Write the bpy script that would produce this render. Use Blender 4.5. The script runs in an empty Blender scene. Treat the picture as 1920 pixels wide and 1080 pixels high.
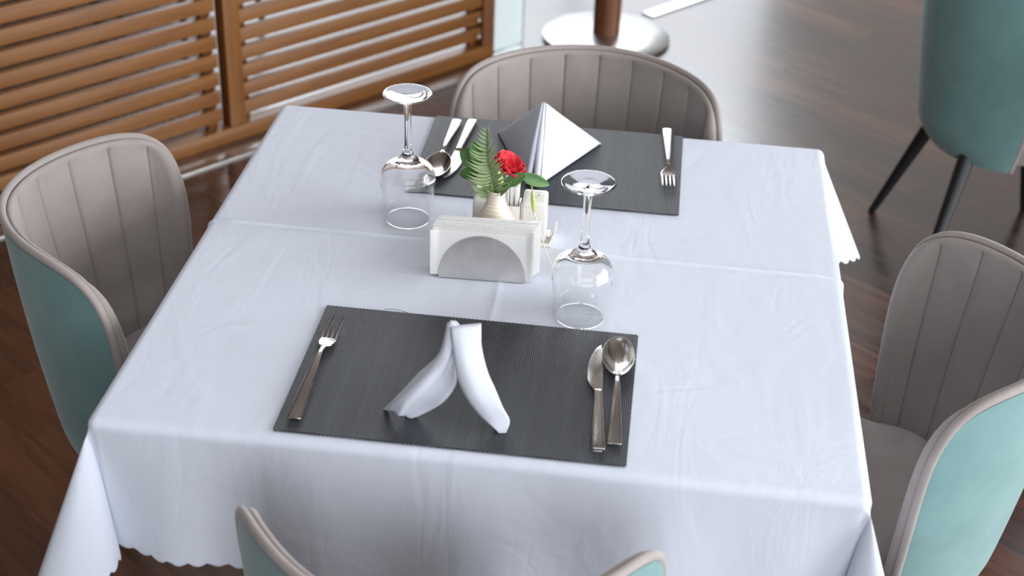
import bpy, bmesh, math, random
from math import sin, cos, pi, radians, sqrt, atan2
from mathutils import Vector, Matrix, noise
random.seed(7)
S = bpy.context.scene
COL = S.collection
T = 0.75                                   # table height

# ------------------------------------------------------------------ camera
CAMP = dict(F=2.7392773889, x=0.18833813912, y=-1.93378137752, z=1.140687151672 + T,
            yaw=-0.09999924314567489, pitch=0.5496433674650097, roll=0.04011569976906298)
cd = bpy.data.cameras.new('camera'); cam = bpy.data.objects.new('camera', cd); COL.objects.link(cam)
cd.sensor_width = 36.0; cd.sensor_fit = 'HORIZONTAL'; cd.lens = 36.0 * CAMP['F'] * 1000 / 1920
yw, pt, rl = CAMP['yaw'], CAMP['pitch'], CAMP['roll']
fw = Vector((sin(yw) * cos(pt), cos(yw) * cos(pt), -sin(pt)))
r0 = Vector((cos(yw), -sin(yw), 0)); u0 = r0.cross(fw)
rt = r0 * cos(rl) + u0 * sin(rl); up = -r0 * sin(rl) + u0 * cos(rl)
m = Matrix((rt, up, -fw)).transposed().to_4x4(); m.translation = Vector((CAMP['x'], CAMP['y'], CAMP['z']))
cam.matrix_world = m
cd.clip_start = 0.05; cd.clip_end = 60
cd.dof.use_dof = True; cd.dof.focus_distance = 2.22; cd.dof.aperture_fstop = 4.0
S.camera = cam

# ------------------------------------------------------------------ colour management, world, lights
S.view_settings.view_transform = 'Standard'; S.view_settings.look = 'None'
S.view_settings.exposure = 0.86; S.view_settings.gamma = 1.0; S.view_settings.use_curve_mapping = False
S.cycles.use_denoising = True
S.cycles.max_bounces = 10; S.cycles.transmission_bounces = 10; S.cycles.glossy_bounces = 5
S.cycles.diffuse_bounces = 4; S.cycles.caustics_reflective = True; S.cycles.caustics_refractive = True; S.cycles.blur_glossy = 0.5
W = bpy.data.worlds.new('world'); S.world = W; W.use_nodes = True
bg = W.node_tree.nodes['Background']; bg.inputs[0].default_value = (0.80, 0.88, 1.0, 1); bg.inputs[1].default_value = 0.6

def area(name, loc, target, sx, sy, power, col):
    l = bpy.data.lights.new(name, 'AREA'); l.shape = 'RECTANGLE'; l.size = sx; l.size_y = sy
    l.energy = power; l.color = col
    o = bpy.data.objects.new(name, l); COL.objects.link(o); o.location = loc
    d = Vector(target) - Vector(loc); o.rotation_euler = d.to_track_quat('-Z', 'Y').to_euler()
    return o
# daylight entering by the three glazed sides of the terrace
area('daylight_right', (4.9, -0.6, 2.15), (0, -0.6, 2.0), 5.2, 3.6, 250, (0.97, 0.98, 1.0))
# the sky half of the back window is brighter than the ground half
area('daylight_back_low', (-0.90, 6.2, 1.03), (-0.90, 0, 1.03), 3.4, 1.90, 15, (0.93, 0.97, 1.0))
area('daylight_back_high', (-0.90, 6.2, 2.98), (-0.90, 0, 2.98), 3.4, 1.92, 78, (0.93, 0.97, 1.0))
area('daylight_front', (2.2, -5.9, 2.6), (0.4, 0, 1.6), 5.0, 2.8, 100, (0.95, 0.97, 1.0))

area('overhead_fill', (0.6, -1.0, 4.17), (0.6, -1.0, 0), 3.2, 3.0, 26, (0.93, 0.96, 1.0))  # added fill from above to brighten the table top, not a real roof opening

# ------------------------------------------------------------------ materials
def mat(name, col, rough=0.5, metal=0.0, **kw):
    m_ = bpy.data.materials.new(name); m_.use_nodes = True
    b = m_.node_tree.nodes['Principled BSDF']
    b.inputs['Base Color'].default_value = (*col, 1); b.inputs['Roughness'].default_value = rough
    b.inputs['Metallic'].default_value = metal
    for k, v in kw.items():
        b.inputs[k.replace('_', ' ')].default_value = v
    return m_
def N(m_, t, **kw):
    n = m_.node_tree.nodes.new(t)
    for k, v in kw.items(): setattr(n, k, v)
    return n
def L(m_, a, b): m_.node_tree.links.new(a, b)
def BS(m_): return m_.node_tree.nodes['Principled BSDF']
def math_node(m_, op, a, b=None, c=None):
    n = N(m_, 'ShaderNodeMath', operation=op)
    for i, v in enumerate((a, b, c)):
        if v is None: continue
        if isinstance(v, (int, float)): n.inputs[i].default_value = v
        else: L(m_, v, n.inputs[i])
    return n.outputs[0]
def ramp(m_, fac, stops):
    r = N(m_, 'ShaderNodeValToRGB'); e = r.color_ramp.elements
    e[0].position, e[0].color = stops[0][0], (*stops[0][1], 1)
    e[1].position, e[1].color = stops[-1][0], (*stops[-1][1], 1)
    for p, c in stops[1:-1]:
        x = e.new(p); x.color = (*c, 1)
    L(m_, fac, r.inputs[0]); return r.outputs[0]
def coords(m_, kind='Object', scale=(1, 1, 1), rot=(0, 0, 0), loc=(0, 0, 0)):
    t = N(m_, 'ShaderNodeTexCoord'); mp = N(m_, 'ShaderNodeMapping')
    mp.inputs['Scale'].default_value = scale; mp.inputs['Rotation'].default_value = rot; mp.inputs['Location'].default_value = loc
    L(m_, t.outputs[kind], mp.inputs[0]); return mp.outputs[0]
def noise_n(m_, vec, scale, detail=3, rough=0.5, dist=0.0):
    n = N(m_, 'ShaderNodeTexNoise'); n.inputs['Scale'].default_value = scale
    n.inputs['Detail'].default_value = detail; n.inputs['Roughness'].default_value = rough; n.inputs['Distortion'].default_value = dist
    L(m_, vec, n.inputs['Vector']); return n
def bump(m_, h, strength, dist=0.001):
    b = N(m_, 'ShaderNodeBump'); b.inputs['Strength'].default_value = strength; b.inputs['Distance'].default_value = dist
    L(m_, h, b.inputs['Height']); L(m_, b.outputs[0], BS(m_).inputs['Normal']); return b

def fabric(name, c1, c2, scale=14, sheen=0.35, bstr=0.25):
    m_ = mat(name, c1, 0.9); v = coords(m_)
    n = noise_n(m_, v, scale, 4, 0.6)
    L(m_, ramp(m_, n.outputs['Fac'], [(0.32, c1), (0.68, c2)]), BS(m_).inputs['Base Color'])
    BS(m_).inputs['Sheen Weight'].default_value = sheen; BS(m_).inputs['Sheen Roughness'].default_value = 0.45
    BS(m_).inputs['Specular IOR Level'].default_value = 0.2
    f = noise_n(m_, v, 700, 2); bump(m_, f.outputs['Fac'], bstr, 0.0006)
    return m_
M = {}
M['beige'] = fabric('beige_velvet', (0.285, 0.252, 0.238), (0.33, 0.294, 0.278))
M['teal'] = fabric('teal_velvet', (0.135, 0.255, 0.255), (0.165, 0.295, 0.293))
M['piping'] = fabric('beige_piping', (0.30, 0.265, 0.25), (0.34, 0.305, 0.29))
M['black'] = mat('black_powder_coat', (0.012, 0.012, 0.014), 0.42)
M['steel'] = mat('polished_steel', (0.60, 0.58, 0.565), 0.16, 1.0)
M['rimsteel'] = mat('satin_steel', (0.42, 0.41, 0.40), 0.24, 1.0)
def brushed():
    m_ = mat('brushed_steel', (0.56, 0.55, 0.55), 0.38, 1.0)
    v = coords(m_, scale=(1, 1, 1)); n = noise_n(m_, v, 38, 5, 0.62)
    L(m_, ramp(m_, n.outputs['Fac'], [(0.3, (0.36, 0.36, 0.36)), (0.7, (0.50, 0.50, 0.50))]), BS(m_).inputs['Roughness'])
    L(m_, ramp(m_, n.outputs['Fac'], [(0.3, (0.61, 0.585, 0.57)), (0.7, (0.70, 0.675, 0.66))]), BS(m_).inputs['Base Color'])
    return m_
M['brushed'] = brushed()
M['disc'] = mat('pale_metal', (0.55, 0.55, 0.545), 0.34, 1.0)
M['ceramic'] = mat('white_ceramic', (0.80, 0.785, 0.75), 0.12, Coat_Weight=0.5)
M['hole'] = mat('dark_holes', (0.12, 0.11, 0.10), 0.6)
M['paper'] = mat('white_paper', (0.76, 0.76, 0.745), 0.95)
def paper():
    m_ = M['paper']; v = coords(m_)
    w = noise_n(m_, v, 420, 1); bump(m_, w.outputs['Fac'], 0.35, 0.0006)
paper()
def cloth():
    m_ = mat('white_tablecloth', (0.645, 0.69, 0.785), 0.85)
    BS(m_).inputs['Specular IOR Level'].default_value = 0.25
    BS(m_).inputs['Sheen Weight'].default_value = 0.12
    v = coords(m_)
    # long soft creases left from ironing and folding
    v1 = coords(m_, scale=(1, 2.6, 1), rot=(0, 0, 0.75)); a = noise_n(m_, v1, 5.0, 4, 0.55, 1.2)
    v2 = coords(m_, scale=(3.0, 1, 1), rot=(0, 0, -0.35)); b = noise_n(m_, v2, 3.2, 3, 0.5, 1.6)
    ra = math_node(m_, 'ABSOLUTE', math_node(m_, 'SUBTRACT', a.outputs['Fac'], 0.5))
    rb = math_node(m_, 'ABSOLUTE', math_node(m_, 'SUBTRACT', b.outputs['Fac'], 0.5))
    h = math_node(m_, 'ADD', math_node(m_, 'MULTIPLY', ra, -1.6), math_node(m_, 'MULTIPLY', rb, 1.1))
    big = noise_n(m_, v, 2.2, 2)
    h = math_node(m_, 'ADD', h, math_node(m_, 'MULTIPLY', big.outputs['Fac'], 1.8))
    wv = noise_n(m_, v, 900, 1)
    b1 = N(m_, 'ShaderNodeBump'); b1.inputs['Strength'].default_value = 0.45; b1.inputs['Distance'].default_value = 0.004
    L(m_, h, b1.inputs['Height'])
    b2 = N(m_, 'ShaderNodeBump'); b2.inputs['Strength'].default_value = 0.15; b2.inputs['Distance'].default_value = 0.0004
    L(m_, wv.outputs['Fac'], b2.inputs['Height']); L(m_, b1.outputs[0], b2.inputs['Normal'])
    L(m_, b2.outputs[0], BS(m_).inputs['Normal'])
    return m_
M['cloth'] = cloth()
M['napkin'] = fabric('white_linen_napkin', (0.57, 0.60, 0.68), (0.59, 0.62, 0.70), 10, 0.1, 0.12)
M['napkin'].node_tree.nodes['Principled BSDF'].inputs['Roughness'].default_value = 0.8
def weave():
    m_ = mat('woven_vinyl', (0.02, 0.02, 0.022), 0.42)
    t = N(m_, 'ShaderNodeTexCoord'); s = N(m_, 'ShaderNodeSeparateXYZ'); L(m_, t.outputs['Object'], s.inputs[0])
    x, y = s.outputs[0], s.outputs[1]
    px, py = 0.00270, 0.0036
    col = math_node(m_, 'FLOOR', math_node(m_, 'DIVIDE', x, px))
    off = math_node(m_, 'MULTIPLY', math_node(m_, 'MODULO', col, 2.0), 0.5)
    fx = math_node(m_, 'FRACT', math_node(m_, 'DIVIDE', x, px))
    fy = math_node(m_, 'FRACT', math_node(m_, 'ADD', math_node(m_, 'DIVIDE', y, py), off))
    cx = math_node(m_, 'SINE', math_node(m_, 'MULTIPLY', fx, pi)); cy = math_node(m_, 'SINE', math_node(m_, 'MULTIPLY', fy, pi))
    h = math_node(m_, 'MULTIPLY', cx, cy)
    streak = noise_n(m_, coords(m_, scale=(60, 1.5, 1)), 1.0, 2)
    k = math_node(m_, 'ADD', h, math_node(m_, 'MULTIPLY', math_node(m_, 'SUBTRACT', streak.outputs['Fac'], 0.5), 0.35))
    L(m_, ramp(m_, k, [(0.42, (0.006, 0.006, 0.007)), (0.72, (0.050, 0.057, 0.070)), (1.0, (0.16, 0.18, 0.215))]), BS(m_).inputs['Base Color'])
    bump(m_, h, 0.55, 0.0009)
    return m_
M['weave'] = weave()
def glass():
    m_ = mat('clear_glass', (1, 1, 1), 0.0); b = BS(m_)
    b.inputs['Transmission Weight'].default_value = 1.0; b.inputs['IOR'].default_value = 1.47
    return m_
M['glass'] = glass()
def pane():
    m_ = mat('green_tinted_glass', (0.86, 0.95, 0.92), 0.03); b = BS(m_)
    b.inputs['Transmission Weight'].default_value = 1.0; b.inputs['IOR'].default_value = 1.2
    return m_
M['pane'] = pane()
def wood(name, c1, c2, c3, axis_rot=0.0, rough=0.42, scale=(1, 14, 14)):
    m_ = mat(name, c1, rough); v = coords(m_, rot=(0, 0, axis_rot), scale=scale)
    n = noise_n(m_, v, 3.0, 5, 0.6, 0.6)
    L(m_, ramp(m_, n.outputs['Fac'], [(0.30, c1), (0.5, c2), (0.72, c3)]), BS(m_).inputs['Base Color'])
    bump(m_, n.outputs['Fac'], 0.12, 0.001); return m_
M['teak'] = wood('oiled_teak', (0.165, 0.058, 0.011), (0.215, 0.083, 0.017), (0.26, 0.107, 0.024))
M['teakpost'] = wood('oiled_teak_post', (0.170, 0.060, 0.011), (0.22, 0.085, 0.017), (0.26, 0.107, 0.024), scale=(14, 14, 1))
M['darkwood'] = wood('dark_brown_wood', (0.13, 0.042, 0.014), (0.17, 0.06, 0.021), (0.21, 0.08, 0.03), scale=(10, 10, 1))
PA = radians(-39.7)                        # the boards run square to the slatted screen
def floor_mat():
    m_ = mat('dark_floor_boards', (0.05, 0.02, 0.01), 0.25)
    v = coords(m_, rot=(0, 0, -PA))
    br = N(m_, 'ShaderNodeTexBrick'); br.offset = 0.37; br.squash = 1.0
    br.inputs['Color1'].default_value = (0.0, 0, 0, 1); br.inputs['Color2'].default_value = (1, 1, 1, 1)
    br.inputs['Mortar'].default_value = (0.5, 0.5, 0.5, 1)
    br.inputs['Scale'].default_value = 1.0; br.inputs['Mortar Size'].default_value = 0.0012
    br.inputs['Brick Width'].default_value = 1.25; br.inputs['Row Height'].default_value = 0.125
    br.inputs['Bias'].default_value = 0.0
    L(m_, v, br.inputs['Vector'])
    vs = coords(m_, rot=(0, 0, -PA), scale=(1, 1, 1))
    mp = N(m_, 'ShaderNodeMapping'); mp.inputs['Scale'].default_value = (1.6, 16, 1); L(m_, vs, mp.inputs[0])
    add = N(m_, 'ShaderNodeVectorMath', operation='ADD'); L(m_, mp.outputs[0], add.inputs[0])
    sc = N(m_, 'ShaderNodeVectorMath', operation='SCALE'); L(m_, br.outputs['Color'], sc.inputs[0]); sc.inputs['Scale'].default_value = 13.0
    L(m_, sc.outputs[0], add.inputs[1])
    n = noise_n(m_, add.outputs[0], 1.6, 6, 0.62, 1.0)
    g = math_node(m_, 'ADD', math_node(m_, 'MULTIPLY', n.outputs['Fac'], 0.75), math_node(m_, 'MULTIPLY', br.outputs['Color'], 0.26))
    c = ramp(m_, g, [(0.28, (0.014, 0.0042, 0.002)), (0.48, (0.044, 0.0125, 0.005)), (0.62, (0.085, 0.026, 0.0095)), (0.80, (0.165, 0.058, 0.020))])
    mx = N(m_, 'ShaderNodeMix', data_type='RGBA'); L(m_, br.outputs['Fac'], mx.inputs[0]); L(m_, c, mx.inputs[6]); mx.inputs[7].default_value = (0.012, 0.005, 0.003, 1)
    L(m_, mx.outputs[2], BS(m_).inputs['Base Color'])
    L(m_, ramp(m_, n.outputs['Fac'], [(0.3, (0.22,) * 3), (0.7, (0.36,) * 3)]), BS(m_).inputs['Roughness'])
    BS(m_).inputs['Specular IOR Level'].default_value = 0.8
    BS(m_).inputs['Coat Weight'].default_value = 1.0; BS(m_).inputs['Coat Roughness'].default_value = 0.22
    bump(m_, n.outputs['Fac'], 0.10, 0.001)
    return m_
M['floor'] = floor_mat()
M['plaster'] = mat('off_white_plaster', (0.68, 0.66, 0.63), 0.9)
M['ceil'] = mat('brown_ceiling_boards', (0.20, 0.165, 0.14), 0.8)
M['wallbrown'] = mat('brown_wall', (0.10, 0.06, 0.045), 0.8)
M['frame'] = mat('dark_window_frame', (0.03, 0.03, 0.032), 0.5)
M['alu'] = mat('brushed_aluminium', (0.62, 0.63, 0.63), 0.30, 1.0)
M['tabletop'] = mat('dark_table_board', (0.08, 0.05, 0.035), 0.6)
def vase_mat():
    m_ = mat('cream_ringed_wood', (0.66, 0.55, 0.41), 0.5)
    t = N(m_, 'ShaderNodeTexCoord'); s = N(m_, 'ShaderNodeSeparateXYZ'); L(m_, t.outputs['Object'], s.inputs[0])
    w = math_node(m_, 'SINE', math_node(m_, 'ADD', math_node(m_, 'MULTIPLY', s.outputs[2], 1150.0), math_node(m_, 'MULTIPLY', noise_n(m_, t.outputs['Object'], 30, 2).outputs['Fac'], 6.0)))
    f = math_node(m_, 'MULTIPLY_ADD', w, 0.5, 0.5)
    L(m_, ramp(m_, f, [(0.0, (0.70, 0.62, 0.50)), (1.0, (0.78, 0.705, 0.595))]), BS(m_).inputs['Base Color'])
    bump(m_, f, 0.35, 0.0007); return m_
M['vase'] = vase_mat()
def leafm(name, c1, c2, sc=40):
    m_ = mat(name, c1, 0.5); n = noise_n(m_, coords(m_), sc, 3)
    L(m_, ramp(m_, n.outputs['Fac'], [(0.35, c1), (0.65, c2)]), BS(m_).inputs['Base Color'])
    BS(m_).inputs['Subsurface Weight'].default_value = 0.0
    return m_
M['fern'] = leafm('fern_green', (0.185, 0.275, 0.105), (0.27, 0.36, 0.16))
M['leaf'] = leafm('leaf_green', (0.055, 0.145, 0.035), (0.10, 0.20, 0.055))
M['leafdark'] = leafm('deep_leaf_green', (0.035, 0.12, 0.025), (0.075, 0.17, 0.035))
M['bud'] = leafm('lime_bud', (0.36, 0.47, 0.12), (0.46, 0.56, 0.20))
M['palestem'] = leafm('pale_stem', (0.62, 0.66, 0.48), (0.70, 0.73, 0.58))
M['petal'] = leafm('red_petal', (0.60, 0.016, 0.028), (0.70, 0.034, 0.05), 60)
M['darkthread'] = mat('dark_thread', (0.05, 0.035, 0.03), 0.7)

# ------------------------------------------------------------------ mesh helpers
class MB:
    def __init__(s): s.v = []; s.f = []
    def add(s, v, f):
        o = len(s.v); s.v += [tuple(p) for p in v]; s.f += [tuple(i + o for i in q) for q in f]; return s
    def tube(s, pts, rad, n=12, cap=True, sq=None):
        pts = [Vector(p) for p in pts]; k = len(pts)
        if not hasattr(rad, '__len__'): rad = [rad] * k
        vs = []; prev = None
        for i in range(k):
            d = (pts[min(i + 1, k - 1)] - pts[max(i - 1, 0)]).normalized()
            if prev is None:
                a = Vector((0, 0, 1)) if abs(d.z) < .9 else Vector((1, 0, 0)); x = d.cross(a).normalized()
            else: x = (prev - d * prev.dot(d)).normalized()
            prev = x; y = d.cross(x)
            for j in range(n):
                t = 2 * pi * j / n; r = rad[i]
                a_, b_ = (r if not isinstance(r, tuple) else r[0]), (r if not isinstance(r, tuple) else r[1])
                vs.append(pts[i] + x * cos(t) * a_ + y * sin(t) * b_)
        fs = [(i * n + j, i * n + (j + 1) % n, (i + 1) * n + (j + 1) % n, (i + 1) * n + j) for i in range(k - 1) for j in range(n)]
        if cap: fs += [tuple(range(n))[::-1], tuple(range((k - 1) * n, k * n))]
        return s.add(vs, fs)
    def lathe(s, prof, n=48, c=(0, 0, 0), close=False):
        vs = []; k = len(prof)
        for r, z in prof:
            for j in range(n):
                t = 2 * pi * j / n; vs.append((c[0] + r * cos(t), c[1] + r * sin(t), c[2] + z))
        fs = [(i * n + j, i * n + (j + 1) % n, (i + 1) * n + (j + 1) % n, (i + 1) * n + j) for i in range(k - 1) for j in range(n)]
        return s.add(vs, fs)
    def box(s, c, d, bev=0.0, rz=0.0, taper=(1, 1), seg=2):
        bm = bmesh.new(); bmesh.ops.create_cube(bm, size=1)
        for v in bm.verts:
            kx, ky = (taper if v.co.z > 0 else (1, 1))
            v.co = Vector((v.co.x * d[0] * kx, v.co.y * d[1] * ky, v.co.z * d[2]))
        if bev: bmesh.ops.bevel(bm, geom=bm.edges[:], offset=bev, segments=seg, affect='EDGES', profile=0.6)
        R_ = Matrix.Rotation(rz, 3, 'Z'); cc = Vector(c)
        bm.verts.ensure_lookup_table(); bm.verts.index_update()
        vs = [R_ @ v.co + cc for v in bm.verts]; fs = [tuple(v.index for v in f.verts) for f in bm.faces]; bm.free()
        return s.add(vs, fs)
    def grid(s, rows, closed=False):
        a = len(rows); b = len(rows[0]); vs = [p for r in rows for p in r]
        fs = [(i * b + j, i * b + (j + 1) % b, (i + 1) * b + (j + 1) % b, (i + 1) * b + j) for i in range(a - 1) for j in range(b if closed else b - 1)]
        return s.add(vs, fs)
    def build(s, name, m_, parent=None, ang=40, loc=None, weld=True):
        me = bpy.data.meshes.new(name); me.from_pydata(s.v, [], s.f); me.validate()
        bm = bmesh.new(); bm.from_mesh(me)
        if weld: bmesh.ops.remove_doubles(bm, verts=bm.verts, dist=1e-6)
        bmesh.ops.recalc_face_normals(bm, faces=bm.faces[:]); bm.to_mesh(me); bm.free()
        me.shade_smooth()
        if ang is not None: me.set_sharp_from_angle(angle=radians(ang))
        me.materials.append(m_)
        o = bpy.data.objects.new(name, me); COL.objects.link(o)
        if parent is not None: o.parent = parent
        if loc is not None: o.location = loc
        return o
def tag(o, label=None, cat=None, group=None, kind=None):
    for k, v in (('label', label), ('category', cat), ('group', group), ('kind', kind)):
        if v: o[k] = v
    return o
def thing(name, label, cat, loc=(0, 0, 0), rz=0, group=None):
    o = bpy.data.objects.new(name, None); COL.objects.link(o); o.empty_display_size = 0.05
    o.location = loc; o.rotation_euler = (0, 0, rz); return tag(o, label, cat, group)
def copy_tree(o, parent=None):
    c = o.copy(); COL.objects.link(c); c.parent = parent
    for ch in [x for x in bpy.data.objects if x.parent == o]: copy_tree(ch, c)
    return c
def subsurf(o, lv=1):
    md = o.modifiers.new('smooth', 'SUBSURF'); md.levels = lv; md.render_levels = lv; return o
def solid(o, t, off=0):
    md = o.modifiers.new('thickness', 'SOLIDIFY'); md.thickness = t; md.offset = off; return o
def lerp(a, b, t): return a + (b - a) * t
def interp(tab, x):
    if x <= tab[0][0]: return tab[0][1]
    for (a, p), (b, q) in zip(tab, tab[1:]):
        if x <= b:
            t = (x - a) / (b - a); t = t * t * (3 - 2 * t) if False else t
            return p + (q - p) * t
    return tab[-1][1]
def catmull(pts, n):
    P = [Vector(p) for p in pts]; P = [P[0] * 2 - P[1]] + P + [P[-1] * 2 - P[-2]]; out = []
    for i in range(1, len(P) - 2):
        for k in range(n):
            t = k / n; a, b, c, d = P[i - 1], P[i], P[i + 1], P[i + 2]
            out.append(0.5 * ((2 * b) + (c - a) * t + (2 * a - 5 * b + 4 * c - d) * t * t + (3 * b - a - 3 * c + d) * t ** 3))
    out.append(P[-2]); return out

# ------------------------------------------------------------------ room
def struct(name, mb, m_, label=None):
    o = mb.build(name, m_); o['kind'] = 'structure'; return o
struct('floor', MB().box((0, 0, -0.05), (14, 14, 0.1)), M['floor'])
struct('ceiling', MB().box((0, 0, 4.25), (14, 14, 0.1)), M['ceil'])
# back wall with one wide glazed opening
wb = MB()
wb.box((3.96, 6.1, 2.1), (6.28, 0.2, 4.2))
struct('wall_back_right', wb, M['plaster'])
struct('wall_back_left', MB().box((-4.80, 6.1, 2.1), (4.40, 0.2, 4.2)), M['wallbrown'])
struct('wall_back', MB().box((-0.89, 6.1, 4.08), (3.42, 0.2, 0.24)), M['wallbrown'])
wr = MB(); wr.box((4.8, 4.05, 2.1), (0.2, 3.9, 4.2)); wr.box((4.8, -4.5, 2.1), (0.2, 2.4, 4.2)); wr.box((4.8, -0.6, 4.1), (0.2, 5.4, 0.2)); wr.box((4.8, -0.6, 0.13), (0.2, 5.4, 0.26))
struct('wall_right', wr, M['plaster'])
wf = MB(); wf.box((-3.15, -5.8, 2.1), (5.7, 0.2, 4.2)); wf.box((5.85, -5.8, 2.1), (2.3, 0.2, 4.2)); wf.box((2.2, -5.8, 4.1), (5.0, 0.2, 0.2)); wf.box((2.2, -5.8, 0.5), (5.0, 0.2, 1.0))
struct('wall_front', wf, M['plaster'])
struct('wall_left', MB().box((-6.1, 0.1, 2.1), (0.2, 11.6, 4.2)), M['wallbrown'])
def window(idx, x0, x1, z0, z1, y, n, horiz=True):
    f = MB(); w = 0.05
    def bx(a0, a1, b0, b1):
        c = ((a0 + a1) / 2, y, (b0 + b1) / 2) if horiz else (y, (a0 + a1) / 2, (b0 + b1) / 2)
        d = (a1 - a0, 0.06, b1 - b0) if horiz else (0.06, a1 - a0, b1 - b0)
        f.box(c, d)
    bx(x0, x1, z0, z0 + w); bx(x0, x1, z1 - w, z1)
    for i in range(n + 1):
        c = x0 + (x1 - x0) * i / n; c = min(max(c, x0 + w / 2), x1 - w / 2); bx(c - w / 2, c + w / 2, z0 + w, z1 - w)
    return struct('window_%d' % idx, f, M['frame'])
window(1, -2.6, 0.82, 0.0, 3.96, 6.03, 3)
window(2, -3.3, 2.1, 0.26, 4.0, 4.8, 4, False)
window(3, -0.3, 4.7, 1.0, 4.0, -5.8, 4)

fill_fr = MB()  # invented frame around the added overhead fill light
for c_, d_ in (((0.6, 0.54, 4.17), (3.4, 0.08, 0.06)), ((0.6, -2.54, 4.17), (3.4, 0.08, 0.06)), ((-1.06, -1.0, 4.17), (0.08, 3.0, 0.06)), ((2.26, -1.0, 4.17), (0.08, 3.0, 0.06))): fill_fr.box(c_, d_)
struct('window_4', fill_fr, M['frame'])

# direction along the screen (e1) and out of it towards the table (e2)
E1 = Vector((cos(radians(50.3)), sin(radians(50.3)), 0)); E2 = Vector((cos(PA), sin(PA), 0)); SA = Vector((-1.155, 1.641, 0))
def sp(s_, n_, z_): return SA + E1 * s_ + E2 * n_ + Vector((0, 0, z_))
ARZ = radians(50.3)
def sbox(mb, s0, s1, n0, n1, z0, z1, bev=0.003):
    mb.box(sp((s0 + s1) / 2, (n0 + n1) / 2, (z0 + z1) / 2), (s1 - s0, n1 - n0, z1 - z0), bev, ARZ); return mb
def local_build(mb, name, m_, parent):
    """mesh whose own x axis runs along the screen, so that the grain follows the boards"""
    R_ = Matrix.Rotation(-ARZ, 3, 'Z')
    mb.v = [tuple(R_ @ (Vector(p) - SA)) for p in mb.v]; return mb.build(name, m_, parent, 30)
scr = thing('slatted_screen', 'low screen of orange-brown horizontal teak slats behind the left side of the table', 'screen', SA, ARZ)
H = 1.10
for k, (s0, s1) in enumerate(((-0.845, 0.185), (0.262, 1.195))):
    mb = MB(); z = 0.0708
    while z + 0.037 < H - 0.05:
        sbox(mb, s0, s1, -0.030, -0.008, z, z + 0.0408, 0.002); z += 0.0555
    local_build(mb, 'slat_panel', M['teak'], scr)
    for q0 in (s1 - 0.034, s0 + 0.001):
        local_build(sbox(MB(), q0, q0 + 0.033, -0.052, -0.030, 0.045, H - 0.05, 0.001), 'backing_stile', M['darkwood'], scr)
for s0, s1 in ((-0.90, -0.845), (0.208, 0.262), (1.195, 1.245)):
    local_build(sbox(MB(), s0, s1, -0.045, 0.0, 0.045, H), 'post', M['teakpost'] if s0 < 1 else M['darkwood'], scr)
local_build(sbox(MB(), -0.90, 1.245, -0.045, 0.002, 0.0, 0.045), 'bottom_rail', M['teak'], scr)
local_build(sbox(MB(), -0.90, 1.245, -0.06, 0.012, H, H + 0.035), 'top_rail', M['teak'], scr)
for z in (0.11, 0.165):
    s_ = MB().lathe([(0.0001, 0.004), (0.004, 0.0035), (0.007, 0)], 16)
    o = s_.build('screw_head', M['alu'], scr); o.location = (1.188, 0.000 - 0.006, z); o.rotation_euler = (radians(90), 0, 0)
    # the fixing screws sit on the end slats
    o.location = (1.17, -0.0082, 0.091 if z < .12 else 0.147); o.rotation_euler = (radians(-90), 0, 0)
# aluminium track let into the floor in front of the screen
tk = MB(); sbox(tk, -2.6, 1.38, 0.045, 0.100, 0.0, 0.006, 0.002)
struct('trim_1', tk, M['alu'])
tk = MB(); sbox(tk, 1.93, 4.4, 0.045, 0.100, 0.0, 0.006, 0.002)
struct('trim_2', tk, M['alu'])
gp = MB(); sbox(gp, 1.262, 1.40, -0.030, -0.018, 0.0, 1.15, 0.004)
gp = local_build(gp, 'glass_panel', M['pane'], None); gp.location = SA; gp.rotation_euler = (0, 0, ARZ)
tag(gp, 'narrow greenish glass panel standing upright at the right end of the slatted screen', 'glass panel')

# stand with a pale round foot
ps = thing('pole_stand', 'brown wooden pole rising from a round pale metal foot behind the far chair', 'stand', (0.0, 2.83, 0))
MB().lathe([(0.0001, 0), (0.215, 0), (0.22, 0.004), (0.22, 0.012), (0.213, 0.018), (0.10, 0.024), (0.0001, 0.026)], 64).build('foot', M['disc'], ps)
MB().lathe([(0.0001, 0.02), (0.047, 0.02), (0.047, 2.1), (0.04, 2.12), (0.0001, 2.12)], 32).build('pole', M['darkwood'], ps)

# things standing beyond the screen, seen only through its gaps: stacked dark stools
def stool(x, y, rz, label):
    t = thing('low_stool', label, 'stool', (x, y, 0), rz, 'dark stools behind the slatted screen')
    MB().box((0, 0, 0.44), (0.36, 0.36, 0.05), 0.012).build('seat', M['darkwood'], t)
    for sx in (-1, 1):
        for sy in (-1, 1):
            MB().tube([(sx * .13, sy * .13, .43), (sx * .17, sy * .17, 0)], [0.016, 0.011], 12).build('leg', M['black'], t)
    return t
q = sp(0.05, -0.75, 0); stool(q.x, q.y, 0.4, 'dark low stool glimpsed through the left slat panel of the screen, nearer its middle post')
q = sp(0.62, -0.85, 0); stool(q.x, q.y, 1.0, 'dark low stool glimpsed through the right slat panel of the screen')
q = sp(-0.75, -0.55, 0); stool(q.x, q.y, 0.1, 'dark low stool glimpsed through the far left end of the screen')

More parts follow.
